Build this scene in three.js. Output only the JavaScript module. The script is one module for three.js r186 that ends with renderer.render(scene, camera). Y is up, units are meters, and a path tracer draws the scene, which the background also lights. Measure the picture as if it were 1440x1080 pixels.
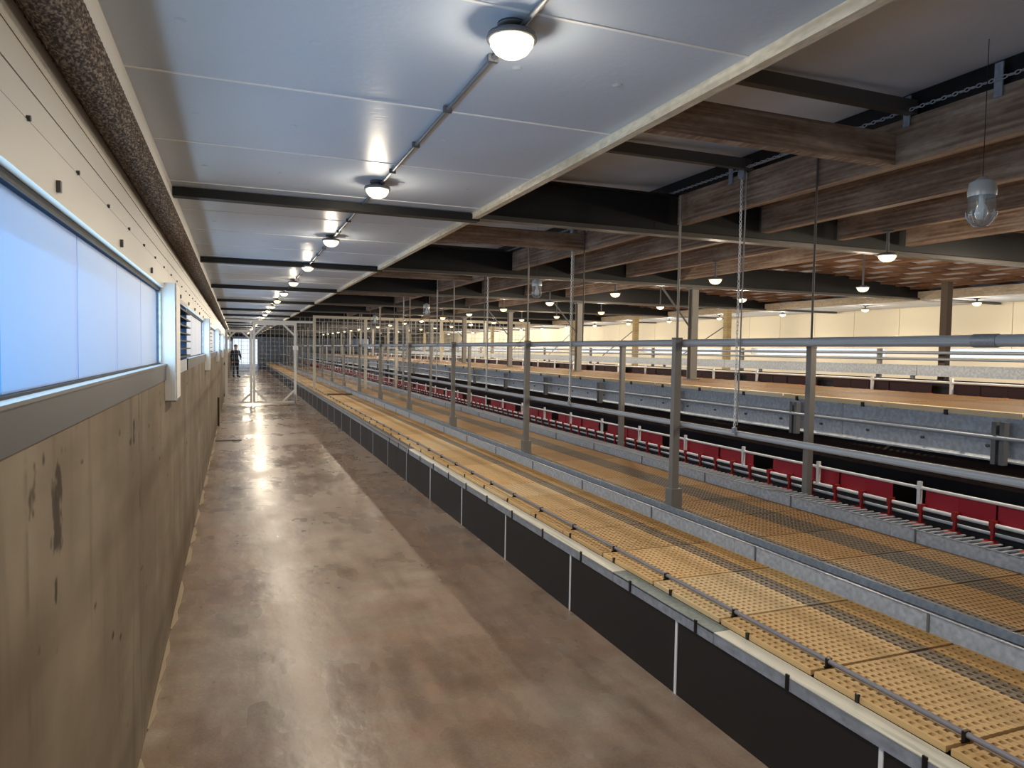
import * as THREE from 'three';
import { mergeGeometries } from 'three/addons/utils/BufferGeometryUtils.js';
import { RectAreaLightUniformsLib } from 'three/addons/lights/RectAreaLightUniformsLib.js';
import { MarchingCubes } from 'three/addons/objects/MarchingCubes.js';

// ---------------------------------------------------------------- camera, sky, exposure
const scene = new THREE.Scene();
const camera = new THREE.PerspectiveCamera(2 * Math.atan(540 / 995.2) * 180 / Math.PI, 1440 / 1080, 0.05, 300);
camera.position.set(0, 1.7, 0);
{
  const yaw = 0.371966, pitch = -0.0470049, roll = 0.015436;
  const f = new THREE.Vector3(Math.sin(yaw) * Math.cos(pitch), Math.sin(pitch), -Math.cos(yaw) * Math.cos(pitch));
  const r = new THREE.Vector3(Math.cos(yaw), 0, Math.sin(yaw));
  const u = new THREE.Vector3().crossVectors(r, f);
  const r2 = r.clone().multiplyScalar(Math.cos(roll)).addScaledVector(u, Math.sin(roll));
  const u2 = u.clone().multiplyScalar(Math.cos(roll)).addScaledVector(r, -Math.sin(roll));
  camera.setRotationFromMatrix(new THREE.Matrix4().makeBasis(r2, u2, f.clone().negate()));
}
scene.add(camera);
const SKY = new THREE.Color().setRGB(0.95, 1.08, 1.25);
scene.background = SKY;
const renderer = new THREE.WebGLRenderer({ antialias: true });
renderer.toneMapping = THREE.LinearToneMapping;
renderer.toneMappingExposure = 1.12;
renderer.shadowMap.enabled = true;
const LAMP = new THREE.Color().setRGB(1.0, 0.86, 0.66);
// daylight entering through the milky sheets of both window rows
RectAreaLightUniformsLib.init();
const DAY = new THREE.Color().setRGB(0.52, 0.78, 1.0), DAY_I = 4.0;
for (let k = -1; k < 7; k++) for (const side of [-1, 1]) {
  const a = new THREE.RectAreaLight(DAY, DAY_I, 3.5, side < 0 ? .38 : .16);
  a.position.set(side < 0 ? -.40 : 12.79, side < 0 ? 1.8 : 1.785, -2.64 - 5.45 * k); a.lookAt(6.2, 1.8, -2.64 - 5.45 * k); a.castShadow = true; scene.add(a);
}
const lampPower = (x) => x < 2 ? [4.3, .65] : x < 6 ? [3.4, 1.5] : x < 9 ? [5, 3.6] : [6, 2];   // [downward, all round] candela

// ---------------------------------------------------------------- helpers
let seed = 12345;
const rnd = () => { seed = (seed * 1664525 + 1013904223) >>> 0; return seed / 4294967296; };
const taken = {};
function numbered(n) { const k = taken[n] = (taken[n] ?? -1) + 1; return k ? n + '_' + String(k).padStart(3, '0') : n; }
function tag(o, label, category, group, kind) {
  if (label) o.userData.label = label;
  if (category) o.userData.category = category;
  if (group) o.userData.group = group;
  if (kind) o.userData.kind = kind;
  return o;
}
function thing(name, label, category, [x, y, z] = [0, 0, 0], group) {
  const o = new THREE.Group(); o.name = numbered(name); o.position.set(x, y, z); scene.add(o);
  return tag(o, label, category, group);
}
function mesh(name, geo, mat, parent) {
  const m = new THREE.Mesh(geo, mat);
  m.name = parent ? name : numbered(name); m.castShadow = m.receiveShadow = true;
  (parent || scene).add(m); return m;
}
function dup(o, [x, y, z], label) {
  const c = o.clone(); c.name = numbered(o.name.replace(/_\d{3}$/, '')); c.position.set(x, y, z); scene.add(c);
  c.userData = { ...o.userData }; if (label) c.userData.label = label; return c;
}
// box between two corners, uv in metres
function bx(x0, x1, y0, y1, z0, z1) {
  const w = Math.abs(x1 - x0), h = Math.abs(y1 - y0), d = Math.abs(z1 - z0);
  const g = new THREE.BoxGeometry(w, h, d); g.translate((x0 + x1) / 2, (y0 + y1) / 2, (z0 + z1) / 2);
  const p = g.attributes.position, n = g.attributes.normal, u = g.attributes.uv;
  for (let i = 0; i < p.count; i++) {
    const X = p.getX(i), Y = p.getY(i), Z = p.getZ(i);
    if (Math.abs(n.getX(i)) > .5) u.setXY(i, Z, Y); else if (Math.abs(n.getY(i)) > .5) u.setXY(i, Z, X); else u.setXY(i, X, Y);
  }
  return g;
}
function cyl(r, a, b, seg = 10, r2 = r) {
  const A = new THREE.Vector3(...a), B = new THREE.Vector3(...b), d = B.clone().sub(A), L = d.length();
  const g = new THREE.CylinderGeometry(r2, r, L, seg);
  g.applyQuaternion(new THREE.Quaternion().setFromUnitVectors(new THREE.Vector3(0, 1, 0), d.normalize()));
  g.translate(...A.add(B).multiplyScalar(.5).toArray()); return g;
}
const merge = (l) => mergeGeometries(l.map(g => g.index ? g.toNonIndexed() : g));
function lathe(pts, seg = 24) { return new THREE.LatheGeometry(pts.map(p => new THREE.Vector2(...p)), seg); }
function barBetween(a, b, w, d) { // flat bar with rectangular section
  const A = new THREE.Vector3(...a), B = new THREE.Vector3(...b), v = B.clone().sub(A), L = v.length();
  const g = new THREE.BoxGeometry(w, L, d);
  g.applyQuaternion(new THREE.Quaternion().setFromUnitVectors(new THREE.Vector3(0, 1, 0), v.normalize()));
  g.translate(...A.add(B).multiplyScalar(.5).toArray()); return g;
}

// ---------------------------------------------------------------- procedural textures
function lattice(n, s) { let q = s >>> 0; const a = new Float32Array(n * n); for (let i = 0; i < n * n; i++) { q = (q * 1664525 + 1013904223) >>> 0; a[i] = q / 4294967296; } return a; }
function noise2(nx, ny, s) { // periodic value noise on [0,1)²
  const n = Math.max(nx, ny), a = lattice(n, s);
  return (u, v) => {
    const x = u * nx, y = v * ny, x0 = Math.floor(x), y0 = Math.floor(y); let fx = x - x0, fy = y - y0;
    fx = fx * fx * (3 - 2 * fx); fy = fy * fy * (3 - 2 * fy);
    const X0 = ((x0 % nx) + nx) % nx, X1 = (X0 + 1) % nx, Y0 = ((y0 % ny) + ny) % ny, Y1 = (Y0 + 1) % ny;
    return (a[Y0 * n + X0] * (1 - fx) + a[Y0 * n + X1] * fx) * (1 - fy) + (a[Y1 * n + X0] * (1 - fx) + a[Y1 * n + X1] * fx) * fy;
  };
}
function fbm(nx, ny, s, oct, gain = .5) {
  const L = []; let amp = 1, tot = 0;
  for (let o = 0; o < oct; o++) { L.push([noise2(nx << o, ny << o, s + o * 77), amp]); tot += amp; amp *= gain; }
  return (u, v) => { let t = 0; for (const [f, a] of L) t += f(u, v) * a; return t / tot; };
}
function tex(w, h, fn, srgb, [ru, rv]) {
  const d = new Uint8Array(w * h * 4);
  for (let j = 0; j < h; j++) for (let i = 0; i < w; i++) {
    const c = fn(i / w, j / h), k = (j * w + i) * 4;
    for (let q = 0; q < 3; q++) d[k + q] = Math.max(0, Math.min(255, (Array.isArray(c) ? c[q] : c) * 255));
    d[k + 3] = 255;
  }
  const t = new THREE.DataTexture(d, w, h, THREE.RGBAFormat);
  t.wrapS = t.wrapT = THREE.RepeatWrapping; t.magFilter = THREE.LinearFilter; t.minFilter = THREE.LinearMipmapLinearFilter; t.generateMipmaps = true;
  if (srgb) t.colorSpace = THREE.SRGBColorSpace;
  t.repeat.set(1 / ru, 1 / rv); t.needsUpdate = true; return t;
}
const mix = (a, b, t) => a.map((v, i) => v + (b[i] - v) * t);
const sat = (v) => Math.max(0, Math.min(1, v));
const M = (c, rough = .7, metal = 0, o = {}) => new THREE.MeshStandardMaterial({ color: c, roughness: rough, metalness: metal, ...o });

// floor: trowelled concrete, brownish clouds, scuffs running across the aisle   (u = z, v = x)
const fA = fbm(10, 4, 3, 5), fB = fbm(6, 12, 9, 5, .6), fC = fbm(40, 40, 21, 3), fD = fbm(16, 60, 31, 3), fH = fbm(40, 12, 61, 5, .65), fI = fbm(70, 9, 67, 4, .6), fJ = noise2(1400, 700, 91);
const floorMap = tex(2048, 1024, (u, v) => {
  const a = fA(u, v), b = fB(u, v), c = fC(u, v), s = fD(u, v);
  const g = fH(u, v), w = fI(u, v);
  const t = sat(.5 + (a - .5) * 1.5 + (g - .5) * .9), q = sat(.42 + (b - .5) * 1.7 + (w - .5) * 1.2);
  let col = mix([.49, .42, .365], [.645, .59, .535], t);
  col = mix(col, [.545, .42, .335], q * .6);
  col = mix(col, [.40, .33, .285], sat((s - .42) * 1.5) * .5);
  const k = .84 + .22 * c + .10 * fJ(u, v); return col.map(x => x * k);
}, true, [9, 4.5]);
const floorRough = tex(1024, 512, (u, v) => .20 + .24 * sat((fA(u, v) - .25) * 1.3) + .16 * (fC(u, v) - .5), false, [9, 4.5]);
const fG = fbm(20, 34, 81, 4, .55);
const floorBump = tex(1024, 1024, (u, v) => .5 + .9 * (fG(u, v) - .5), false, [2.3, 2.3]);
const floorM = M(0xffffff, 1, 0, { map: floorMap, roughnessMap: floorRough, bumpMap: floorBump, bumpScale: .0022 });

// cast concrete wall: drips, stains and pits     (u = z, v = y)
const wA = fbm(24, 3, 5, 4), wB = fbm(90, 2, 15, 4), wC = fbm(30, 20, 25, 4), wD = fbm(7, 3, 35, 3), wE = fbm(60, 24, 45, 3), wF = fbm(200, 24, 55, 3);
const wallMap = tex(2048, 512, (u, v) => {
  let col = mix([.50, .46, .41], [.64, .61, .56], sat((wA(u, v) - .25) * 2));
  col = mix(col, [.49, .42, .35], sat((wD(u, v) - .46) * 3) * .6);
  col = mix(col, [.42, .37, .32], sat((wB(u, v) - .58) * 4) * .5);
  // rust and dirt runs below the pits near the top of the wall
  const run = sat((wB(u, .3) - .7) * 9) * sat((v - .42) * 3);
  col = mix(col, [.25, .20, .16], run * sat((wC(u, v) - .5) * 5) * .6);
  col = mix(col, [.22, .19, .16], sat((wE(u, v) - .83) * 9));
  for (const [sz, sy, rz, ry] of [[-1.64, 1.40, .05, .13], [-1.82, 1.33, .06, .15], [-1.80, 1.19, .03, .05], [-2.47, 1.43, .03, .05], [-4.1, 1.32, .04, .08], [-3.1, 1.36, .03, .10]]) {
    let du = u * 9 - (((sz % 9) + 9) % 9); const q = Math.hypot(du / rz, (v * 1.52 - sy) / ry) + (wF(u, v) - .5) * 4.2 + (wC(u, v) - .5) * 1.2;
    col = mix(col, [.20, .155, .12], sat((.6 - q) * 1.6) * .85);
  }
  const k = .94 + .12 * wC(u, v); return col.map(x => x * k);
}, true, [9, 1.52]);
const wallBump = tex(1024, 256, (u, v) => .5 + .4 * (wC(u, v) - .5) + .3 * (wA(u, v) - .5) - .5 * sat((wE(u, v) - .82) * 8), false, [9, 1.52]);
const concreteM = M(0xdcd6cd, .82, 0, { map: wallMap, bumpMap: wallBump, bumpScale: .006 });

// timber  (u along the grain)
const tA = fbm(4, 40, 6, 4), tB = fbm(6, 5, 16, 3), tC = fbm(60, 40, 26, 2);
const woodMap = (c0, c1, c2) => tex(512, 512, (u, v) => {
  let col = mix(c0, c1, sat((tA(u, v) - .3) * 2.2)); col = mix(col, c2, sat((tB(u, v) - .5) * 3) * .7);
  const k = .9 + .2 * tC(u, v); return col.map(x => x * k);
}, true, [2.2, .6]);
const timberM = M(0xffffff, .85, 0, { map: woodMap([.45, .36, .30], [.62, .53, .46], [.70, .64, .58]) });
const battenM = M(0xffffff, .85, 0, { map: woodMap([.38, .26, .18], [.54, .40, .29], [.62, .49, .37]) });
const trimWoodM = M(0xffffff, .7, 0, { map: woodMap([.80, .74, .64], [.87, .82, .73], [.74, .66, .55]) });
const paleColumnM = M(0xffffff, .7, 0, { map: woodMap([.72, .64, .45], [.80, .72, .54], [.66, .56, .38]) });

// ceiling panel: coated sheet with a fine orange-peel emboss
const cN = fbm(64, 64, 8, 3), cP = fbm(4, 4, 18, 3);
const ceilBump = tex(512, 512, (u, v) => cN(u, v), false, [1.2, 1.2]);
const ceilMap = tex(512, 512, (u, v) => { const k = .95 + .1 * cP(u, v); return [.78 * k, .825 * k, .89 * k]; }, true, [3, 3]);
const ceilM = M(0xffffff, .36, 0, { map: ceilMap, bumpMap: ceilBump, bumpScale: .0006 });
const roofM = M(0xffffff, .7, 0, { map: tex(256, 256, (u, v) => { const k = .9 + .2 * cP(u, v); return [.80 * k, .825 * k, .88 * k]; }, true, [2, 2]) });
// galvanised sheet
const gA = fbm(24, 24, 44, 3);
const galvMap = tex(256, 256, (u, v) => { const k = .86 + .28 * gA(u, v); return [.70 * k, .73 * k, .77 * k]; }, true, [.5, .5]);
const galvM = M(0xe4e6ea, .42, .35, { map: galvMap });
const galvPaleM = M(0xffffff, .5, .08, { map: galvMap });
const ledgeMap = tex(512, 128, (u, v) => { const t = sat((fB(u, v) - .44) * 3); return mix([.86, .85, .80], [.66, .68, .64], t); }, true, [2.4, .3]);
const ledgeM = M(0xffffff, .45, .1, { map: ledgeMap });
const ledgeGreyM = M(0xb4bcb2, .5, .2, { map: galvMap });
const greyPaint = M(0x6f7073, .55, .1), postM = M(0x8b8884, .55, .3), darkSteel = M(0x1d1d1f, .5, .3), flangeM = M(0x5a5652, .45, .4);
const blackM = M(0x1c1a1b, .55), blackFilm = M(0x0b0c0f, .35), whiteM = M(0xe6e4e0, .5), whitePlastic = M(0xefeff0, .35);
const redM = M(0xa60f26, .5), redBracketM = M(0xa8231f, .5), claddingM = M(0xcbc8c1, .42), sillM = M(0x4e5056, .5), gasketM = M(0x10131c, .6);
const brushMap = tex(512, 256, (u, v) => { const k = sat((fC(u, v) - .35) * 2.4); return mix([.22, .18, .16], [.60, .54, .48], k); }, true, [.22, .16]);
const brushM = M(0xffffff, .95, 0, { map: brushMap });
const slatMats = [0xffffff, 0xf4ead8, 0xe9dcc6, 0xfff4e2].map(c => M(c, .6, 0, { vertexColors: true }));

// ---------------------------------------------------------------- dimensions
const ZN = 3, ZF = -75, XW = -.372, XF = 12.8, CY = 2.7, CE = 1.635, PX = 2.04;
const BEAMS = []; for (let z = -5; z > ZF; z -= 3.72) BEAMS.push(z);

// ---------------------------------------------------------------- structure
function struct(name, geo, mat, label) { const m = mesh(name, geo, mat); return tag(m, label, 'structure', null, 'structure'); }
struct('floor', bx(-.6, 13, -.2, 0, ZN, ZF), floorM, 'worn brown grey concrete floor of the long barn aisle');
const wl = struct('wall_left', bx(-.62, XW, 0, 1.505, ZN, ZF), concreteM, 'low cast concrete wall beside the aisle under the windows');
struct('wall_back', bx(-.62, 13, 0, 4.2, ZN, ZN + .2), claddingM, 'pale end wall closing the barn at the start of the aisle');
struct('wall_end', merge([bx(2.0, 13, 0, 4.2, ZF - .2, ZF), bx(-.62, 2.0, 2.45, 4.2, ZF - .2, ZF), bx(-.62, -.3, 0, 2.45, ZF - .2, ZF)]), M(0xd3d8de, .6), 'pale bluish end wall far down the barn');
struct('wall_outer', bx(-.62, -.56, 2.02, 4.0, ZN, ZF), claddingM, 'outer sheeting of the barn side above the windows');

{ // broken mortar fillet along the foot of the wall
  const g = new THREE.Group(); g.name = 'baseboard_left'; g.userData = { kind: 'structure', label: 'broken pale mortar fillet along the foot of the concrete wall', category: 'baseboard' }; scene.add(g);
  const mm = M(0xa89880, .9);
  for (let z = -1.2; z > -18;) {
    const l = .25 + rnd() * .7, w = .008 + rnd() * .022, n = 6, sh = new THREE.Shape(); sh.moveTo(0, 0);
    for (let i = 0; i <= n; i++) sh.lineTo(l * i / n, i === 0 || i === n ? .003 : w * (.5 + rnd()));
    sh.lineTo(l, 0);
    const q = new THREE.ExtrudeGeometry(sh, { depth: .007, bevelEnabled: true, bevelSize: .002, bevelThickness: .002, bevelSegments: 1 });
    q.rotateX(-Math.PI / 2).rotateY(-Math.PI / 2);   // length along z, width into the aisle, thickness up
    q.computeBoundingBox(); const bb = q.boundingBox; q.translate(XW - bb.min.x, -bb.min.y, z - bb.max.z);
    mesh('mortar_patch', q, mm, g); z -= l + rnd() * .5;
  }
}
// left wall: windows, vents, columns, sill  (period 5.45 m)
const glassM = new THREE.MeshPhysicalMaterial({ color: 0x8ad4ff, roughness: .55, transmission: 1, thickness: 0, clearcoat: .6, clearcoatRoughness: .07, ior: 1.5 });
const clearSheetM = new THREE.MeshPhysicalMaterial({ color: 0xffffff, roughness: .5, transmission: 1, thickness: 0, ior: 1.5 });
const PERIOD = 5.45;
let wi = 0;
for (let k = -1; k < 13; k++) {
  const z1 = -4.40 - PERIOD * k, z0 = z1 + 3.52;           // window from z0 (near) to z1 (far)
  if (z0 > ZN + 3) continue;
  const w = new THREE.Group(); w.name = 'window_' + (++wi); w.userData = { kind: 'structure', label: 'long low window of milky twin-wall sheets above the concrete wall', category: 'window' }; scene.add(w);
  const n = 5, step = (z0 - z1) / n;
  for (let i = 0; i < n; i++) mesh('pane', bx(-.418, -.412, 1.60, 2.0, z0 - step * i - .003, z0 - step * (i + 1) + .003), glassM, w);
  mesh('gasket', merge([bx(-.43, -.395, 2.0, 2.02, z0, z1), bx(-.43, -.395, 1.592, 1.602, z0, z1)]), gasketM, w);
  mesh('jamb', bx(-.45, -.39, 1.6, 2.0, z1, z1 + .02), galvPaleM, w);
  mesh('sill', bx(-.47, -.366, 1.505, 1.592, z0, z1), sillM, w);
  mesh('sill_flashing', bx(-.41, -.36, 1.588, 1.596, z0, z1), greyPaint, w);
  // column cover
  const c = tag(thing('wall_column', 'white boxed column on the concrete wall between two windows', 'column', [-.372, 1.39, z1], 'white columns along the window wall'));
  mesh('cover', bx(-.05, .052, 0, .66, 0, -.40), whiteM, c);
  mesh('edge_strip', bx(.052, .058, 0, .66, -.02, -.06), galvPaleM, c);
  mesh('cap', bx(-.05, .056, -.006, 0, .004, -.404), greyPaint, c);
  // louvred air inlet beyond the column
  const v = tag(thing('air_inlet', 'louvred air inlet with dark slats beside a white wall column', 'vent', [-.372, 1.505, z1 - .42], 'louvred air inlets along the window wall'));
  mesh('frame', merge([bx(-.1, 0, .0, .09, 0, -1.5), bx(-.1, 0, .495, .53, 0, -1.5), bx(-.1, 0, 0, .53, -1.47, -1.5)]), galvPaleM, v);
  for (let i = 0; i < 7; i++) mesh('slat', bx(-.06, .03, .115 + i * .054, .125 + i * .054, -.02, -1.46), gasketM, v);
  mesh('pane', bx(-.09, -.084, .09, .5, 0, -1.48), glassM, v);
}
{
  const d = new THREE.Group(); d.name = 'door_1'; d.userData = { kind: 'structure', label: 'pale translucent sliding door closing the far end of the aisle', category: 'door' }; scene.add(d);
  for (let i = 0; i < 3; i++) mesh('pane', bx(-.3 + i * .767 + .02, -.3 + (i + 1) * .767 - .02, .05, 2.4, ZF - .1, ZF - .094), clearSheetM, d);
  mesh('frame', merge([0, 1, 2, 3].map(i => bx(-.32 + i * .767, -.28 + i * .767, 0, 2.45, ZF - .13, ZF - .07))), whiteM, d);
}
// upper cladding between windows and ceiling: five profiled boards, screws
{
  const cl = new THREE.Group(); cl.name = 'wall_upper'; cl.userData = { kind: 'structure', label: 'cream ribbed metal cladding above the window strip', category: 'wall' }; scene.add(cl);
  const rows = [[2.02, 2.086, -.374], [2.09, 2.140, -.382], [2.148, 2.211, -.388], [2.215, 2.280, -.388], [2.284, 2.345, -.388], [2.349, 2.62, -.388]];
  const L = 7.8;
  for (const [y0, y1, xf] of rows) for (let z = ZN; z > ZF; z -= L) mesh('board', bx(-.55, xf, y0, y1, z, Math.max(ZF, z - L + .004)), claddingM, cl);
  const screw = new THREE.CylinderGeometry(.006, .006, .008, 8).rotateZ(Math.PI / 2);
  for (let k = 0; k < 24; k++) { const z = -1.2 - k * .47; const s = mesh('screw', screw, sillM, cl); s.position.set(-.38, 2.143, z); if (k % 2) { const b = mesh('bracket', bx(-.006, .007, -.013, .013, -.007, .007), flangeM, cl); b.position.set(-.372, 2.052, z - .2); } }
}
// ribbed dark hose along the top of the wall
{
  const pts = [], R = 12, rings = 900, z0 = 1, z1 = -14, pos = [], idx = [], uv = [];
  for (let i = 0; i <= rings; i++) for (let j = 0; j <= R; j++) {
    const a = j / R * Math.PI * 2, r = .053 + (i % 2 ? .005 : -.001), z = z0 + (z1 - z0) * i / rings;
    pos.push(-.338 + Math.cos(a) * r, 2.372 + Math.sin(a) * r, z); uv.push(z, a * .055);
  }
  for (let i = 0; i < rings; i++) for (let j = 0; j < R; j++) { const a = i * (R + 1) + j, b = a + R + 1; idx.push(a, b, a + 1, b, b + 1, a + 1); }
  const g = new THREE.BufferGeometry(); g.setAttribute('position', new THREE.Float32BufferAttribute(pos, 3)); g.setAttribute('uv', new THREE.Float32BufferAttribute(uv, 2)); g.setIndex(idx); g.computeVertexNormals();
  const far = cyl(.056, [-.338, 2.372, -14], [-.338, 2.372, ZF + .1], 12);
  const t = thing('ribbed_hose', 'dark brown ribbed hose running along the top of the window wall', 'hose');
  mesh('hose', g, brushM, t); mesh('hose', far, brushM, t);
  for (let z = -2; z > -40; z -= 2.5) mesh('hanger', merge([bx(-.4, -.335, 2.428, 2.434, z, z - .02), bx(-.4, -.39, 2.30, 2.434, z, z - .02)]), sillM, t);
}
struct('trim_1', bx(-.40, -.372, 2.50, CY, ZN, ZF), whiteM, 'white angle trim where the window wall meets the ceiling');

// aisle ceiling: panels, joint strips, washers (near and mirrored far aisle)
function aisleCeiling(name, x0, x1, label, detail) {
  const g = new THREE.Group(); g.name = name; g.userData = { kind: 'structure', label, category: 'ceiling' }; scene.add(g);
  const pan = bx(x0, x1, 0, .1, 0, -.94), joint = bx(x0, x1, -.003, .002, .006, -.006);
  const wash = lathe([[0, -.004], [.014, -.004], [.02, 0]], 12);
  let i = 0;
  for (let z = -1.98 + .94 * 5; z - .94 > ZF; z -= .94, i++) {
    const p = mesh('panel', pan, ceilM, g); p.position.set(0, CY, z);
    const j = mesh('joint_strip', joint, whitePlastic, g); j.position.set(0, CY, z);
    if (detail && z < 1 && z > -9) for (const fx of [.12, .32, .66, .86]) { const w = mesh('washer', wash, ceilM, g); w.position.set(x0 + (x1 - x0) * fx, CY, z - .44 + (fx > .5 ? .04 : -.03)); }
  }
  return g;
}
aisleCeiling('ceiling', -.40, CE - .02, 'blue grey insulated ceiling panels above the aisle', true);
aisleCeiling('ceiling_far_aisle', 12.4 - CE + .02, XF, 'insulated ceiling panels above the aisle on the opposite side', false);
for (const [i, x] of [[2, CE], [3, 12.4 - CE]]) struct('trim_' + i, merge([bx(x - .03, x + .012, 2.655, 2.80, ZN, ZF)]), trimWoodM, i == 2 ? 'cream edge board along the open side of the aisle ceiling' : 'cream edge board of the opposite aisle ceiling');

// roof over the middle: two shallow slopes
const roofY = (x) => x < 6.2 ? 3.06 + (x - 1.6) * .03 : 3.198 - (x - 6.2) * .076;
function slope(name, x0, x1, label) {
  const sh = new THREE.Shape([[x0, roofY(x0)], [x1, roofY(x1)], [x1, roofY(x1) + .1], [x0, roofY(x0) + .1]].map(p => new THREE.Vector2(...p)));
  const g = new THREE.ExtrudeGeometry(sh, { depth: ZN - ZF, bevelEnabled: false }); g.translate(0, 0, ZF);
  return struct(name, g, roofM, label);
}
slope('ceiling_slope', -.6, 6.2, 'grey white roof sheeting above the timbers');
const slopeFar = slope('ceiling_slope_opposite', 6.2, 13, 'roof sheeting on the opposite slope behind the battens');

// opposite wall with its windows
struct('wall_right', bx(XF, XF + .25, 0, 1.70, ZN, ZF), M(0xd8d2c2, .7), 'cream lower wall on the opposite side of the barn');
{
  const g = new THREE.Group(); g.name = 'wall_right_upper'; g.userData = { kind: 'structure', label: 'cream panelled upper wall on the opposite side of the barn', category: 'wall' }; scene.add(g);
  const p = bx(XF, XF + .2, 1.87, 2.8, 0, -1.14), m = M(0xe4dcc6, .6);
  for (let z = ZN; z - 1.15 > ZF; z -= 1.15) { const q = mesh('panel', p, m, g); q.position.z = z; }
}
for (let k = -1; k < 13; k++) {
  const z1 = -4.40 - PERIOD * k, z0 = Math.min(ZN, z1 + 4.2);
  const w = new THREE.Group(); w.name = 'window_' + (++wi); w.userData = { kind: 'structure', label: 'bright window strip in the opposite wall behind the rails', category: 'window' }; scene.add(w);
  mesh('pane', bx(XF + .05, XF + .056, 1.70, 1.87, z0, z1), clearSheetM, w);
  mesh('pier', bx(XF, XF + .2, 1.70, 1.87, z1, z1 - 1.25), whiteM, w);
}

// ---------------------------------------------------------------- steel frames and timbers
BEAMS.forEach((z, i) => {
  const t = thing('steel_beam', 'dark steel roof beam spanning the barn under the roof timbers', 'beam', [0, 2.67, z], 'dark steel beams across the barn');
  mesh('web', bx(-.37, 12.75, .02, .30, -.006, .006), darkSteel, t);
  mesh('top_flange', bx(-.37, 12.75, .30, .315, -.06, .06), darkSteel, t);
  mesh('bottom_flange', bx(-.37, 1.66, -.03, .022, -.045, .045), darkSteel, t);
  mesh('bottom_flange', bx(1.66, 12.75, -.012, .022, -.05, .05), flangeM, t);
});
// timbers hung between the steel beams
const bay = bx(-.04, .04, 0, .235, -.05, -3.67), film = bx(-.02, .02, .236, .365, 0, -3.72);
for (const [x, lab] of [[3.4, 'rough brown timber purlin with black sheet above it, above the front fence posts'], [4.25, 'brown timber purlin between two steel beams above the red nest curtains'], [5.1, 'brown timber purlin above the front of the raised platform'], [5.95, 'brown timber purlin near the ridge above the platform columns']])
  for (let z = -1.28 + 3.72; z > -52; z -= 3.72) {
    const t = thing('timber_purlin', lab, 'beam', [x, 2.745, z], 'timber purlins ' + (x < 4 ? 'over the front posts' : x < 5 ? 'over the red nests' : x < 5.5 ? 'over the platform' : 'near the ridge'));
    mesh('timber', bay, timberM, t);
    if (x < 4) mesh('black_sheet', film, blackFilm, t);
  }
// cross timbers between the aisle ceiling and the first purlin
const woodRaft = bx(CE + .02, 3.36, 0, .17, -.03, .03), thinRaft = bx(CE + .02, 3.36, 0, .07, -.025, .025);
[-1.28, ...BEAMS].forEach((zb, i) => {
  if (zb < -48) return;
  const a = mesh('cross_timber', woodRaft, timberM); a.position.set(0, 2.745, zb + 2.07 - .0); tag(a, 'deep brown timber joist between the aisle ceiling and the first purlin', 'beam', 'deep joists above the slats');
  for (const o of [2.2, .93, -.25]) { const b = mesh('roof_tie', thinRaft, flangeM); b.position.set(0, 2.985, zb + o); tag(b, 'thin grey roof tie under the roof sheeting beside the aisle ceiling', 'beam', 'thin ties above the slats'); }
  const s1 = mesh('hanger_strap', bx(-.004, .004, 0, .16, -.02, .02), galvM); s1.position.set(3.35, 2.93, zb + 2.66); tag(s1, 'galvanised strap hanging in front of the black sheet', 'strap', 'galvanised roof straps');
  dup(s1, [3.35, 2.93, zb + 2.17]); dup(s1, [3.35, 2.93, zb + .72]);
});
// battens with staggered blocks on the opposite slope
{
  let r = 0;
  for (let x = 6.5; x < 10.8; x += .34, r++) {
    const y = roofY(x), L = [bx(x - .03, x + .03, y - .034, y + .005, -1.5, -40)];
    for (let z = -1.6 - (r % 2) * .35; z > -40; z -= .7) L.push(bx(x, x + .34, y - .033, y - .012, z, z - .26));
    mesh('batten', merge(L), battenM, slopeFar);
  }
}
// ---------------------------------------------------------------- tier beside the aisle
const ZS = 1.2, ZE = -60;
// black front boards, 1.2 m each, white cover strips
{
  const t = thing('boarded_plinth', 'black board front of the slatted platform beside the aisle with white joint strips', 'panel');
  const z00 = -1.72 + 1.2 * 2, b = bx(PX, PX + .012, 0, .375, -.004, -1.196), strip = bx(PX - .004, PX + .002, 0, .375, -.009, .009);
  const half = bx(PX, PX + .012, 0, .375, -.003, -.597);
  for (let k = 0; k < 52; k++) {
    const z = z00 - 1.2 * k;
    if (z > -8.7) { mesh('board', b, blackM, t).position.z = z; mesh('joint_strip', strip, whitePlastic, t).position.z = z; }
    else { mesh('board', half, blackM, t).position.z = z; mesh('board', half, blackM, t).position.z = z - .6; mesh('joint_strip', strip, galvPaleM, t).position.z = z; }
  }
  // metal ledge with lip, in lengths
  const lip = bx(PX - .012, PX + .01, .375, .427, 0, -1), top = bx(PX - .012, 2.118, .421, .43, 0, -1);
  const segs = [[ZS, -1.0, 0], [-1.0, -2.62, 0], [-2.62, -3.55, 1], [-3.55, -5.6, 0], [-5.6, -8.84, 0]];
  for (const [a, c, g] of segs) {
    const l = mesh('lip', lip, galvM, t), q = mesh('ledge', top, g ? ledgeGreyM : ledgeM, t);
    l.scale.z = q.scale.z = a - c - .004; l.position.z = q.position.z = a;
  }
  const l = mesh('lip', lip, galvM, t), q = mesh('ledge', top, greyPaint, t); l.scale.z = q.scale.z = -8.85 - ZE; l.position.z = q.position.z = -8.85;
  const clip = bx(PX - .018, PX - .01, .378, .44, -.008, .008);
  for (let k = 0; k < 16; k++) mesh('clip', clip, blackFilm, t).position.z = -.95 - .6 * k;
}
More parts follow.
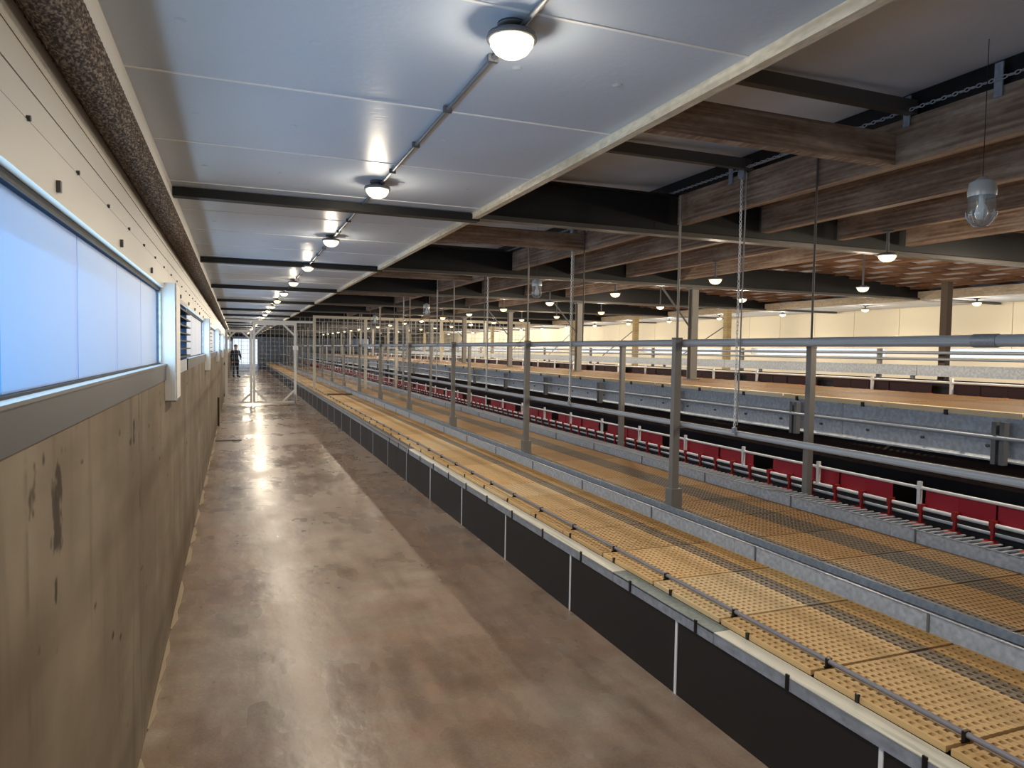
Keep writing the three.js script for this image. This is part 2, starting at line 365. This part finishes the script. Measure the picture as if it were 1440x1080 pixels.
// slat modules: open grid, colours per strip of the mould and of caked droppings
function slatGeo(w, l, px, pz, bw, bd, bands, h = .022) {
  const L = [];
  const paint = (g, f) => { const p = g.attributes.position, c = new Float32Array(p.count * 3); for (let i = 0; i < p.count; i++) { const q = f(p.getX(i)); c.set(q, i * 3); } g.setAttribute('color', new THREE.BufferAttribute(c, 3)); return g; };
  const at = (x) => { for (const [x1, c] of bands) if (x < x1) return c; return bands[bands.length - 1][1]; };
  const nx = Math.round(w / px), nz = Math.round((l - .016) / pz);
  for (let i = 0; i <= nx; i++) { const x = i * w / nx; L.push(paint(bx(x - bw / 2, x + bw / 2, -h, 0, 0, -(l - .018)), () => at(x))); }
  for (let k = 0; k <= nz; k++) {
    const z = -bd / 2 - k * (l - .018 - bd) / nz; let x0 = 0;
    for (const [x1, c] of bands) { L.push(paint(bx(x0, Math.min(x1, w), -h + .003, -.0015, z - bd / 2, z + bd / 2), () => c)); x0 = x1; }
  }
  return merge(L);
}
const lin = (hex) => { const c = new THREE.Color(hex); return [c.r, c.g, c.b]; };
const Y1 = lin(0xdfc090), Y2 = lin(0xcaa56c), G1 = lin(0x86796a), G2 = lin(0x6c6258), O1 = lin(0xae8c5e), O2 = lin(0x9f7f56);
const MOD = .575;
function slatRow(name, label, x, y, geo, mod, n, z0, mats) {
  const t = thing(name, label, 'slatted floor', [x, y, 0]);
  for (let k = 0; k < n; k++) { const m = mesh('slat_panel', geo, mats[(k * 7 + (k >> 2)) % mats.length], t); m.position.z = z0 - k * mod; }
  return t;
}
const geoA = slatGeo(.79, MOD, .034, .041, .013, .020, [[.53, Y1], [.65, G1], [.87, Y2]]);
slatRow('slatted_floor', 'yellow plastic slatted floor between the black board front and the grey trough', 2.13, .452, geoA, MOD, 104, -2.13 + MOD * 4, slatMats);
const geoA2 = slatGeo(1.04, MOD, .034, .041, .013, .020, [[.16, G2], [.52, O1], [.78, G2], [1.1, O2]]);
slatRow('slatted_floor', 'soiled ochre slatted floor between the grey trough and the red nest fronts', 3.21, .452, geoA2, MOD, 104, -2.13 + MOD * 4, slatMats);
// legs / pit below the slats
{
  const t = thing('slat_support', 'dark underframe carrying the slatted floors above the pit', 'frame');
  for (const x of [2.25, 2.88, 3.24, 3.7, 4.22]) mesh('bearer', bx(x - .02, x + .02, .33, .43, ZS, ZE), darkSteel, t);
  for (let k = 0; k < 26; k++) for (const x of [2.25, 2.88, 3.24, 3.7, 4.22]) mesh('leg', bx(x - .02, x + .02, 0, .33, -.6 - k * 2.4, -.64 - k * 2.4), darkSteel, t);
}
{ // perch tube on clips over the first slats
  const t = thing('perch_tube', 'thin dark tube clipped over the yellow slats beside the pale ledge', 'tube', [2.215, .474, 0]);
  mesh('tube', cyl(.0105, [0, 0, ZS], [0, 0, ZE], 8), M(0x86848c, .45, .1), t);
  const clip = merge([bx(-.013, .013, -.026, .012, -.006, .006), bx(-.022, .0, -.026, -.02, -.005, .005)]);
  for (let k = 0; k < 40; k++) mesh('clip', clip, blackFilm, t).position.z = -2.13 + MOD * 3 - k * MOD;
  const tab = bx(-.10, -.088, -.044, -.012, -.007, .007);
  for (let k = 0; k < 20; k++) mesh('tab', tab, blackFilm, t).position.z = -1.9 + .6 - k * .6;
}
function trough(x, label, teeth) {
  const t = thing('feed_trough', label, 'trough', [x, .445, 0]);
  for (let z = ZS; z > ZE; z -= 2.4) mesh('side_plate', bx(0, .004, 0, .092, z, z - 2.396), galvPaleM, t);
  mesh('rim', bx(-.004, .012, .090, .096, ZS, ZE), galvM, t);
  mesh('base', bx(.004, teeth ? .2 : .26, .0, .006, ZS, ZE), blackFilm, t);
  if (!teeth) mesh('back_plate', bx(.26, .264, 0, .05, ZS, ZE), galvM, t); else mesh('back_plate', bx(.2, .204, 0, .07, ZS, ZE), galvM, t);
  const clip = bx(-.006, .0, -.02, .096, -.006, .006);
  for (let k = 0; k < 40; k++) mesh('joint_clip', clip, greyPaint, t).position.z = -1.1 - k * 1.15;
  if (teeth) { const tooth = bx(0, .2, .086, .094, -.008, .008), L = []; for (let z = -.8; z > -40; z -= .06) { const g = tooth.clone(); g.translate(0, 0, z); L.push(g); } tag(mesh('grille', merge(L), galvPaleM, t), null, null, null, 'stuff'); }
}
trough(2.925, 'low galvanised feed trough between the yellow and the ochre slats', false);
trough(4.26, 'galvanised feed trough with toothed grille in front of the red nest curtains', true);

// ---------------------------------------------------------------- nest fronts with red curtains
function nestFront(x, y, label, zs, ze, full, flapM = redM) {
  const t = thing('nest_row', label, 'nest', [x, y, 0]);
  const P = .267;
  const flap = bx(-.002, .002, .14, .285, -.004, -P + .004);
  const br = merge([bx(-.05, .004, .112, .168, -.016, .016), bx(-.04, -.02, .0, .12, -.01, .01)]);
  const foot = lathe([[0, .03], [.05, .026], [.065, .008], [.06, 0], [0, 0]], 12);
  const seg = cyl(.015, [-.028, .138, -.018], [-.028, .138, -P + .018], 8), tube2 = cyl(.013, [.0, .07, ZS], [.0, .07, ZE], 6);
  let k = 0;
  for (let z = zs; z > ze; z -= P, k++) {
    const d = k % 6;
    if (d !== 2) { const f = mesh('curtain_flap', flap, flapM, t); f.position.set(d === 4 ? .008 : 0, 0, z); f.rotation.z = (rnd() - .5) * .06; }
    const b = mesh('bracket', br, redBracketM, t); b.position.set(-.005, 0, z);
    if (full) { const q = mesh('foot', foot, redBracketM, b); q.position.set(-.06, .012, 0); }
    mesh('lower_rail', seg, whitePlastic, t).position.set(0, 0, z);
  }
  if (full) mesh('back_tube', tube2, galvPaleM, t);
  mesh('upper_rail', cyl(.012, [-.03, .289, zs], [-.03, .289, ze], 8), whitePlastic, t);
  const post = merge([bx(-.040, -.016, .13, .335, -.014, .014), bx(-.044, -.012, .275, .30, -.02, .02)]);
  for (let z = zs - .2; z > ze; z -= .98) mesh('post', post, whitePlastic, t).position.z = z;
}
nestFront(4.75, .445, 'long nest front of red curtain flaps with white rails beside the toothed trough', -1.59, -56, true);
{
  const t = thing('nest_box', 'black nest housing behind the red curtain flaps under the raised platform', 'nest', [4.79, 0, 0]);
  mesh('front', bx(0, .012, .40, .56, ZS, ZE), blackM, t);
  mesh('roof', (() => { const sh = new THREE.Shape([[.1, .80], [.4, .95], [.4, .97], [.1, .82]].map(p => new THREE.Vector2(...p))); const g = new THREE.ExtrudeGeometry(sh, { depth: ZS - ZE, bevelEnabled: false }); g.translate(0, 0, ZE); return g; })(), M(0x2a1a18, .8), t);
  mesh('inner_wall', bx(.5, .52, 0, 1.24, ZS, ZE), blackFilm, t);
  mesh('floor', bx(0, .5, .40, .41, ZS, ZE), blackM, t);
}
// ---------------------------------------------------------------- raised middle platform
{
  const t = thing('platform_beam', 'large grey folded steel beam edging the raised middle platform', 'beam', [5.05, .98, 0]);
  const sh = new THREE.Shape([[0, .02], [-.03, 0], [-.03, -.012], [.012, .006], [.012, .14], [.03, .16], [.012, .18], [.012, .30], [0, .31], [0, .185], [.015, .16], [0, .135]].map(p => new THREE.Vector2(...p)));
  for (let z = ZS; z > ZE; z -= 3) { const g = mesh('beam_length', new THREE.ExtrudeGeometry(sh, { depth: 2.995, bevelEnabled: false }), galvPaleM, t); g.position.z = z - 2.997; }
  const bolt = new THREE.CylinderGeometry(.012, .012, .02, 8).rotateZ(Math.PI / 2);
  for (let k = 0; k < 40; k++) mesh('bolt', bolt, sillM, t).position.set(-.008, .09, -1.4 - k * .52);
  const clip = bx(-.02, .0, .285, .325, -.012, .012);
  for (let k = 0; k < 36; k++) mesh('clip', clip, blackFilm, t).position.z = -1.5 - k * .77;
  const rail = thing('perch_rail', 'thin grey perch rail on stubs along the grey platform beam', 'rail', [4.93, 1.145, 0]);
  mesh('rail', cyl(.015, [0, 0, ZS], [0, 0, ZE], 8), galvM, rail);
  const stub = merge([bx(.02, .07, -.19, .11, -.045, -.012), bx(.02, .07, -.19, .11, .012, .045), cyl(.02, [-.01, 0, 0], [.07, 0, 0], 8)]);
  for (let k = 0; k < 24; k++) mesh('bracket', stub, greyPaint, rail).position.z = -3.35 - k * 1.95 + 1.95;
}
const geoB = slatGeo(1.76, 1.15, .05, .05, .03, .03, [[.06, lin(0xf4e8cc)], [.8, lin(0x8a6a42)], [1.1, lin(0x785a38)], [1.8, lin(0x82623a)]], .04);
slatRow('raised_slatted_floor', 'brown slatted top of the raised middle platform with a pale front edge', 5.06, 1.318, geoB, 1.15, 52, .2, slatMats);
{
  const t = thing('platform_trestle', 'dark frame carrying the raised middle platform', 'frame');
  for (const x of [5.4, 6.05, 6.75]) { mesh('bearer', bx(x - .03, x + .03, 1.18, 1.277, ZS, ZE), darkSteel, t); for (let k = 0; k < 20; k++) mesh('leg', bx(x - .025, x + .025, 0, 1.18, -1 - k * 3, -1.05 - k * 3), darkSteel, t); }
  mesh('back_beam', bx(6.82, 6.84, 1.0, 1.30, ZS, ZE), galvPaleM, t);
}
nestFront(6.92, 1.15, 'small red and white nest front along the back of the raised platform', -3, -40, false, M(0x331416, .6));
{
  const t = thing('nest_box', 'dark housing behind the small nest front on the raised platform', 'nest', [6.95, 0, 0]);
  mesh('front', bx(.05, .07, 0, 1.46, ZS, ZE), blackM, t);
  const b = thing('guard_board', 'wide grey board running beyond the raised platform', 'rail', [8.9, 1.44, 0]);
  for (let z = ZS; z > ZE; z -= 4.2) mesh('board', bx(0, .02, 0, .15, z, z - 4.19), galvPaleM, b);
  for (let k = 0; k < 19; k++) mesh('post', bx(.02, .06, -1.44, .15, -1 - k * 3.13, -1.05 - k * 3.13), greyPaint, b);
  const r = thing('guard_rail', 'double thin rail on the far fence line before the opposite windows', 'rail', [9.04, 0, 0]);
  mesh('upper_rail', cyl(.022, [0, 1.76, ZS], [0, 1.76, ZE], 8), galvM, r); mesh('lower_rail', cyl(.018, [0, 1.67, ZS], [0, 1.67, ZE], 8), galvM, r);
  for (let k = 0; k < 19; k++) mesh('post', bx(.02, .07, 0, 1.82, -1.69 - k * 3.13, -1.75 - k * 3.13), postM, r);
}
// ---------------------------------------------------------------- fence posts, rails, rods
{
  const r = thing('fence_rail', 'two grey tube rails running behind the front fence posts', 'rail', [3.36, 0, 0]);
  mesh('upper_tube', cyl(.029, [0, 1.783, ZS], [0, 1.783, ZE], 12), galvPaleM, r);
  mesh('lower_tube', cyl(.023, [0, 1.127, ZS], [0, 1.127, ZE], 12), galvPaleM, r);
  const coupler = cyl(.033, [0, 1.783, -.06], [0, 1.783, .06], 12);
  for (let k = 0; k < 10; k++) mesh('coupler', coupler, galvM, r).position.z = -2.35 - k * 6;
}
let firstPost = null, secondPost = null, firstRod = null;
for (let k = 0; k < 17; k++) {
  const z = -4.81 - 3.13 * k;
  const lab = k === 0 ? 'grey fence post with boxed foot beside the grey trough, foremost of its row' : 'grey fence post with boxed foot in the row along the grey trough';
  if (!firstPost) {
    firstPost = thing('fence_post', lab, 'post', [3.29, .45, z], 'front fence posts');
    mesh('shaft', bx(-.03, .03, 0, 1.36, -.025, .025), postM, firstPost);
    mesh('foot', bx(-.045, .055, 0, .16, -.045, .045), postM, firstPost);
    mesh('cap', bx(-.033, .033, 1.36, 1.375, -.028, .028), greyPaint, firstPost);
    mesh('saddle', merge([bx(.02, .10, .65, .66, -.02, .02), bx(.02, .10, 1.30, 1.312, -.02, .02)]), galvM, firstPost);
    mesh('tie_rod', cyl(.010, [0, 1.37, 0], [0, 2.5, 0], 6), M(0xa39a8c, .55, .1), firstPost);
  } else dup(firstPost, [3.29, .45, z], lab);
  const z2 = -4.65 - 3.13 * k;
  if (!secondPost) {
    secondPost = thing('inner_fence_post', 'slim grey post rising in front of the red nest curtains', 'post', [4.52, 0, z2], 'posts in front of the red nest fronts');
    mesh('shaft', bx(-.028, .028, 0, 1.76, -.028, .028), postM, secondPost);
    mesh('top_box', bx(-.03, .03, 1.76, 1.84, -.03, .03), greyPaint, secondPost);
  } else dup(secondPost, [4.52, 0, z2]);
  const z3 = -3.44 - 3.13 * k;
  if (!firstRod) firstRod = tag(mesh('hanging_rod', cyl(.007, [0, 0, 0], [0, 1.17, 0], 6), M(0x5f5853, .5, .5)), 'thin steel rod hanging from the roof down to the upper fence rail', 'rod', 'thin hanging rods'), firstRod.position.set(3.34, 1.8, z3);
  else dup(firstRod, [3.34, 1.8, z3]);
}
// winch chain under the roof and suspension chains
{
  const chainGeo = (n, p, r, axis) => { const L = []; for (let i = 0; i < n; i++) { const g = new THREE.TorusGeometry(r, r * .36, 5, 8); g.scale(1.7, 1, 1); if (i % 2) g.rotateX(Math.PI / 2); if (axis === 'y') g.rotateZ(Math.PI / 2); else g.rotateY(Math.PI / 2); g.translate(0, axis === 'y' ? -i * p : 0, axis === 'y' ? 0 : -i * p); L.push(g); } return mergeGeometries(L); };
  const c = thing('winch_chain', 'long winch chain running in front of the black sheet under the roof', 'chain', [3.3, 2.996, ZS]);
  const link = chainGeo(134, .03, .0085, 'z');
  for (let k = 0; k < 8; k++) mesh('chain', link, galvM, c).position.z = -k * 4.02;
  const vert = chainGeo(62, .03, .0085, 'y');
  let f = null;
  for (let k = 0; k < 14; k++) {
    const z = -4.12 - 2.7 * k;
    if (!f) {
      f = thing('hanging_chain', 'pale chain and rope hanging from the winch chain down to the lower fence rail', 'chain', [3.32, 2.996, z], 'hanging chains below the winch chain');
      mesh('chain', vert, M(0xf0f2f4, .4, .05), f);
      mesh('pulley', merge([cyl(.035, [-.01, -.03, 0], [.01, -.03, 0], 12), bx(-.012, .012, -.05, .03, -.01, .01)]), galvM, f);
      mesh('rope', cyl(.005, [0, -.03, .05], [.0, -1.8, .03], 6), M(0x9a9a98, .7), f);
      mesh('hook', merge([cyl(.018, [0, -1.86, 0], [0, -1.82, 0], 8), cyl(.007, [.02, -1.885, 0], [0, -1.84, 0], 6)]), galvM, f);
      mesh('guy_wire', cyl(.006, [0, .0, .0], [0, .0, .5], 5), M(0x9a8f80, .5, .3), f);
    } else dup(f, [3.32, 2.996, z]);
  }
}
// unlit clear jar lamps on cords
{
  const clear = new THREE.MeshPhysicalMaterial({ color: 0xf2f8fb, roughness: .06, transmission: .9, clearcoat: 1, clearcoatRoughness: .03, thickness: 0, ior: 1.5 });
  let f = null;
  for (const z of [-2.16, -7.05, -11.8, -16.6]) {
    if (!f) {
      f = thing('jar_lamp', 'unlit clear glass jar lamp hanging on a cord below the purlins', 'lamp', [3.02, 2.27, z], 'unlit glass jar lamps');
      mesh('jar', lathe([[.001, 0], [.03, .004], [.05, .03], [.053, .07], [.053, .135]], 20), clear, f);
      mesh('cap', lathe([[.054, .13], [.056, .15], [.05, .19], [.03, .20], [.012, .215], [.0, .215]], 20), M(0xc5ccd2, .3, .3), f);
      mesh('bulb', lathe([[.0, .03], [.018, .036], [.026, .058], [.02, .085], [.012, .10], [.012, .14]], 14), whitePlastic, f);
      mesh('guard', merge([0, 1, 2, 3].map(i => { const g = new THREE.TorusGeometry(.058, .003, 5, 14, Math.PI); g.rotateZ(Math.PI); g.scale(1, 1.1, 1); g.rotateY(i * Math.PI / 4); g.translate(0, .065, 0); return g; })), galvM, f);
      mesh('cord', cyl(.0016, [0, .21, 0], [0, .80, 0], 5), blackFilm, f);
    } else dup(f, [3.02, 2.27, z]);
  }
}
// columns carrying the steel beams
{
  let f = null;
  BEAMS.slice(1).forEach((z, i) => {
    if (z < -50) return;
    const c = thing('roof_column', i === 0 ? 'wide grey steel column standing on the raised platform, foremost of its row' : 'grey steel column in the row standing on the raised platform', 'column', [6.23, 1.318, z], 'columns on the raised platform');
    mesh('shaft', merge([bx(-.05, .05, 0, 1.33, -.055, -.045), bx(-.05, .05, 0, 1.33, .045, .055), bx(-.006, .006, 0, 1.33, -.045, .045)]), postM, c);
    mesh('foot_plate', bx(-.08, .08, 0, .012, -.08, .08), greyPaint, c); mesh('knee_brace', cyl(.014, [-.04, .75, 0], [-.55, 1.33, 0], 6), greyPaint, c); mesh('head_plate', bx(-.08, .08, 1.31, 1.335, -.08, .08), greyPaint, c);
  });
  BEAMS.slice(2).forEach((z, i) => {
    if (z < -50) return;
    const c = thing('timber_column', i === 0 ? 'pale yellow timber column beyond the raised platform with a diagonal wire' : 'pale timber column in the row beyond the raised platform', 'column', [9.76, 0, z], 'pale timber columns');
    mesh('shaft', bx(-.06, .06, 0, 2.64, -.06, .06), paleColumnM, c);
    mesh('brace_wire', cyl(.012, [.02, 2.3, -.1], [.02, 1.6, -1.8], 5), greyPaint, c);
  });
  const d = thing('dark_column', 'narrow dark brown column beyond the wide grey platform column', 'column', [9.15, 0, -6.98]);
  mesh('shaft', bx(-.05, .05, 0, 2.74, -.05, .05), M(0x4a3c30, .7), d); mesh('base_plate', bx(-.09, .09, 0, .012, -.09, .09), greyPaint, d);
}
// ---------------------------------------------------------------- lamps
function lampRow(x, y, z0, n, label, group, hang, first) {
  let f = null;
  for (let k = 0; k < n; k++) {
    const z = z0 - (x < 2 ? 2.22 : 2.27) * k;
    const l = thing('ceiling_lamp', first && k === 0 ? first : label, 'lamp', [x, y, z], group);
    if (!f) f = {
      housing: lathe([[0, .02], [.03, .02], [.074, .008], [.078, 0], [.078, -.008], [.066, -.010], [0, -.010]], 24),
      stem: cyl(.012, [0, .018, 0], [0, hang, 0], 10), plate: lathe([[0, hang], [.045, hang], [.045, hang - .012], [0, hang - .012]], 16),
      dome: lathe([[0, -.062], [.03, -.057], [.052, -.044], [.066, -.024], [.068, -.010]], 24)
    };
    mesh('housing', f.housing, greyPaint, l); mesh('stem', f.stem, greyPaint, l); mesh('mount', f.plate, greyPaint, l);
    mesh('diffuser', f.dome, lampGlow, l);
    const [down, round] = lampPower(x), near = z > -26;
    const p = new THREE.PointLight(LAMP, near ? round : round + down * .5, 0, 2); p.position.set(0, -.03, 0); p.castShadow = true; p.shadow.radius = 2; l.add(p);
    if (near) { const q = new THREE.SpotLight(LAMP, down, 0, 1.5, 1, 2); q.position.set(0, -.066, 0); q.target.position.set(0, -2, 0); q.castShadow = true; q.shadow.radius = 3; l.add(q); l.add(q.target); }
  }
}
const lampGlow = new THREE.MeshStandardMaterial({ color: 0xfff2d8, roughness: .4, emissive: new THREE.Color().setRGB(1, .84, .5), emissiveIntensity: 1.6 });
lampRow(.79, 2.658, -2.072 + 2.22, 26, 'round glowing warm lamp under the aisle ceiling', 'lamps along the aisle ceiling', .042);
lampRow(5.05, 2.545, -4.4 + 2.27, 20, 'warm round lamp hanging above the front of the raised platform', 'lamps above the front of the platform', .2);
lampRow(7.3, 2.56, -6.70 + 2.27 * 2, 18, 'warm round lamp hanging above the back of the raised platform', 'lamps above the back of the platform', .53);
lampRow(11.6, 2.63, -8.3 + 2.27 * 3, 18, 'warm round lamp under the opposite aisle ceiling', 'lamps along the opposite aisle', .07);
{
  const t = thing('lamp_conduit', 'thin grey conduit on the aisle ceiling joining the round lamps', 'conduit', [.81, CY - .0165, 0]);
  mesh('tube', cyl(.0085, [0, 0, ZN - .2], [0, 0, -60], 8), M(0x6c7076, .45, .3), t);
  const clip = bx(-.018, .018, -.012, .012, -.008, .008);
  for (let k = 0; k < 40; k++) mesh('clip', clip, sillM, t).position.z = -1.2 - k * .55;
}
// ---------------------------------------------------------------- gate and mesh partition across the barn
function meshWires(x0, x1, y0, y1, p, r) { const L = []; for (let x = x0 + p / 2; x < x1; x += p) L.push(bx(x - r, x + r, y0, y1, -r, r)); for (let y = y0 + p / 2; y < y1; y += p) L.push(bx(x0, x1, y - r, y + r, -r, r)); return merge(L); }
const ZG = -21.9;
function leaf(name, label, x, w, h) {
  const t = thing(name, label, 'gate', [x, .06, ZG]), s = .035;
  mesh('frame', merge([bx(0, s * 2, 0, h, -s, s), bx(w - s * 2, w, 0, h, -s, s), bx(s * 2, w - s * 2, h - s * 2, h, -s, s), bx(s * 2, w - s * 2, 0, s * 1.4, -s, s)]), whiteM, t);
  const b = Math.min(.38, w * .38);
  for (const [a, c] of [[[.05, h - b], [b, h - .05]], [[w - .05, h - b], [w - b, h - .05]], [[.05, b], [b, .05]], [[w - .05, b], [w - b, .05]]]) mesh('brace', barBetween([a[0], a[1], 0], [c[0], c[1], 0], .05, .05), whiteM, t);
  tag(mesh('wire_mesh', meshWires(.07, w - .07, .05, h - .07, .12, .0035), galvPaleM, t), null, null, null, 'stuff');
  return t;
}
const g1 = leaf('mesh_gate', 'narrow white framed mesh gate leaf against the concrete wall', -.30, .74, 2.12);
mesh('hinge', bx(-.03, 0, .2, .28, -.02, .02), sillM, g1); mesh('hinge', bx(-.03, 0, 1.1, 1.18, -.02, .02), sillM, g1);
const g2 = leaf('mesh_gate', 'wide white framed mesh gate leaf beside the black platform front', .45, 1.22, 2.36);
mesh('latch', bx(1.12, 1.26, 1.56, 1.68, -.05, .05), whitePlastic, g2);
mesh('drop_bolt', bx(1.15, 1.19, -.06, .25, .035, .06), galvM, g2);
{
  const t = thing('mesh_fence', 'tall wire mesh partition across the slats beyond the gate', 'fence', [1.7, 0, ZG]);
  for (const x of [.48, 2.0, 2.95, 4.4, 5.9, 7.4]) mesh('post', bx(x - .04, x + .04, 0, 2.66, -.04, .04), M(0xcfc8b8, .6), t);
  mesh('top_rail', bx(.48, 7.4, 2.58, 2.66, -.03, .03), M(0xcfc8b8, .6), t);
  tag(mesh('wire_mesh', meshWires(.0, 7.4, .46, 2.6, .14, .004), galvPaleM, t), null, null, null, 'stuff');
}
tag(mesh('gate_header', bx(XW, 2.135, 2.422, 2.48, ZG - .03, ZG + .03), whiteM), 'white header tube above both mesh gate leaves', 'header');
// small things on the floor, wall and slats
{
  const a = mesh('floor_slot', bx(XW + .01, .09, 0, .012, -13.64, -13.76), sillM); tag(a, 'short dark metal drain strip across the floor at the concrete wall', 'drain');
  const p = thing('wall_prop', 'dark brown wooden prop standing against the concrete wall before the gate', 'post', [-.352, 0, -16.2]);
  mesh('shaft', bx(-.018, .018, 0, .60, -.05, .05), M(0x3d2c20, .8), p); mesh('cap', bx(-.02, .02, .6, .62, -.055, .055), sillM, p);
  const q = mesh('loose_plank', bx(2.22, 2.9, .455, .48, -19.2, -19.4), M(0x5a3d28, .8)); tag(q, 'dark brown plank lying across the yellow slats before the mesh partition', 'plank');
}
// ---------------------------------------------------------------- person beyond the gate
{
  const H = 1.84, J = { // joints: x, y, z, radius
    head: [0, 1.70, .01, .098], neck: [0, 1.53, 0, .06], chest: [0, 1.34, 0, .145], sl: [-.17, 1.42, 0, .07], sr: [.17, 1.42, 0, .07], waist: [0, 1.08, 0, .13], hip: [0, .94, 0, .145],
    el: [-.26, 1.14, -.02, .05], er: [.25, 1.14, .05, .05], wl: [-.25, .90, .06, .036], wr: [.16, 1.02, .24, .036], hl: [-.24, .82, .08, .04], hr: [.10, 1.02, .28, .04],
    kl: [-.11, .50, .03, .068], kr: [.12, .50, -.03, .068], al: [-.12, .09, .0, .05], ar: [.14, .09, -.05, .05], tl: [-.14, .04, .13, .04], tr: [.17, .04, .08, .04], ll: [-.09, .90, 0, .1], lr: [.09, .90, 0, .1]
  };
  const bones = [['head', 'neck'], ['neck', 'chest'], ['sl', 'sr'], ['chest', 'waist'], ['waist', 'hip'], ['sl', 'el'], ['el', 'wl'], ['wl', 'hl'], ['sr', 'er'], ['er', 'wr'], ['wr', 'hr'], ['hip', 'll'], ['hip', 'lr'], ['ll', 'kl'], ['kl', 'al'], ['al', 'tl'], ['lr', 'kr'], ['kr', 'ar'], ['ar', 'tr'], ['sl', 'chest'], ['sr', 'chest']];
  const N = 88, S = 1.0; // field spans a cube of half-size S around (0,.95,0)
  const mc = new MarchingCubes(N, new THREE.MeshBasicMaterial(), false, false, 60000); mc.isolation = 0;
  for (let k = 0; k < N; k++) for (let j = 0; j < N; j++) for (let i = 0; i < N; i++) {
    const x = ((i - N / 2) / (N / 2)) * S, y = .95 + ((j - N / 2) / (N / 2)) * S, z = ((k - N / 2) / (N / 2)) * S;
    let d = 9;
    if (Math.abs(x) < .45 && Math.abs(z) < .45) for (const [a, b] of bones) {
      const A = J[a], B = J[b], vx = B[0] - A[0], vy = B[1] - A[1], vz = B[2] - A[2];
      const t = sat(((x - A[0]) * vx + (y - A[1]) * vy + (z - A[2]) * vz) / (vx * vx + vy * vy + vz * vz));
      const q = Math.hypot(x - A[0] - vx * t, y - A[1] - vy * t, z - A[2] - vz * t) - (A[3] + (B[3] - A[3]) * t);
      const h = sat(.5 + .5 * (d - q) / .03); d = d * (1 - h) + q * h - .03 * h * (1 - h);
    }
    mc.field[i + j * N + k * N * N] = -d;
  }
  mc.update();
  const n = mc.count, g = new THREE.BufferGeometry(), pos = new Float32Array(mc.positionArray.slice(0, n * 3));
  for (let i = 0; i < n; i++) { pos[i * 3] *= S; pos[i * 3 + 1] = pos[i * 3 + 1] * S + .95; pos[i * 3 + 2] *= S; }
  g.setAttribute('position', new THREE.BufferAttribute(pos, 3)); g.setAttribute('normal', new THREE.BufferAttribute(new Float32Array(mc.normalArray.slice(0, n * 3)), 3));
  const col = new Float32Array(n * 3), skin = lin(0xb98a70), hair = lin(0x2a211b), top = lin(0x1d2434), trou = lin(0x15171f), shoe = lin(0x0c0c0e);
  for (let i = 0; i < n; i++) {
    const x = pos[i * 3], y = pos[i * 3 + 1], z = pos[i * 3 + 2];
    let c = y > 1.5 ? (y > 1.73 || z < -.03 ? hair : skin) : y > .95 ? top : y > .1 ? trou : shoe;
    if ((x < -.2 && y < .9 && y > .7) || (z > .24 && y > .9 && y < 1.15)) c = skin;
    col.set(c, i * 3);
  }
  g.setAttribute('color', new THREE.BufferAttribute(col, 3));
  const t = thing('person', 'person in dark jacket and trousers standing in the aisle beyond the gate', 'person', [-.02, 0, -41.4]);
  t.rotation.y = .5;
  mesh('body', g, M(0xffffff, .85, 0, { vertexColors: true }), t);
  mesh('cap', lathe([[0, .115], [.05, .108], [.09, .07], [.107, .02], [.107, 0]], 16).translate(0, 1.70, 0), M(0x12141a, .8), t);
}
renderer.render(scene, camera);
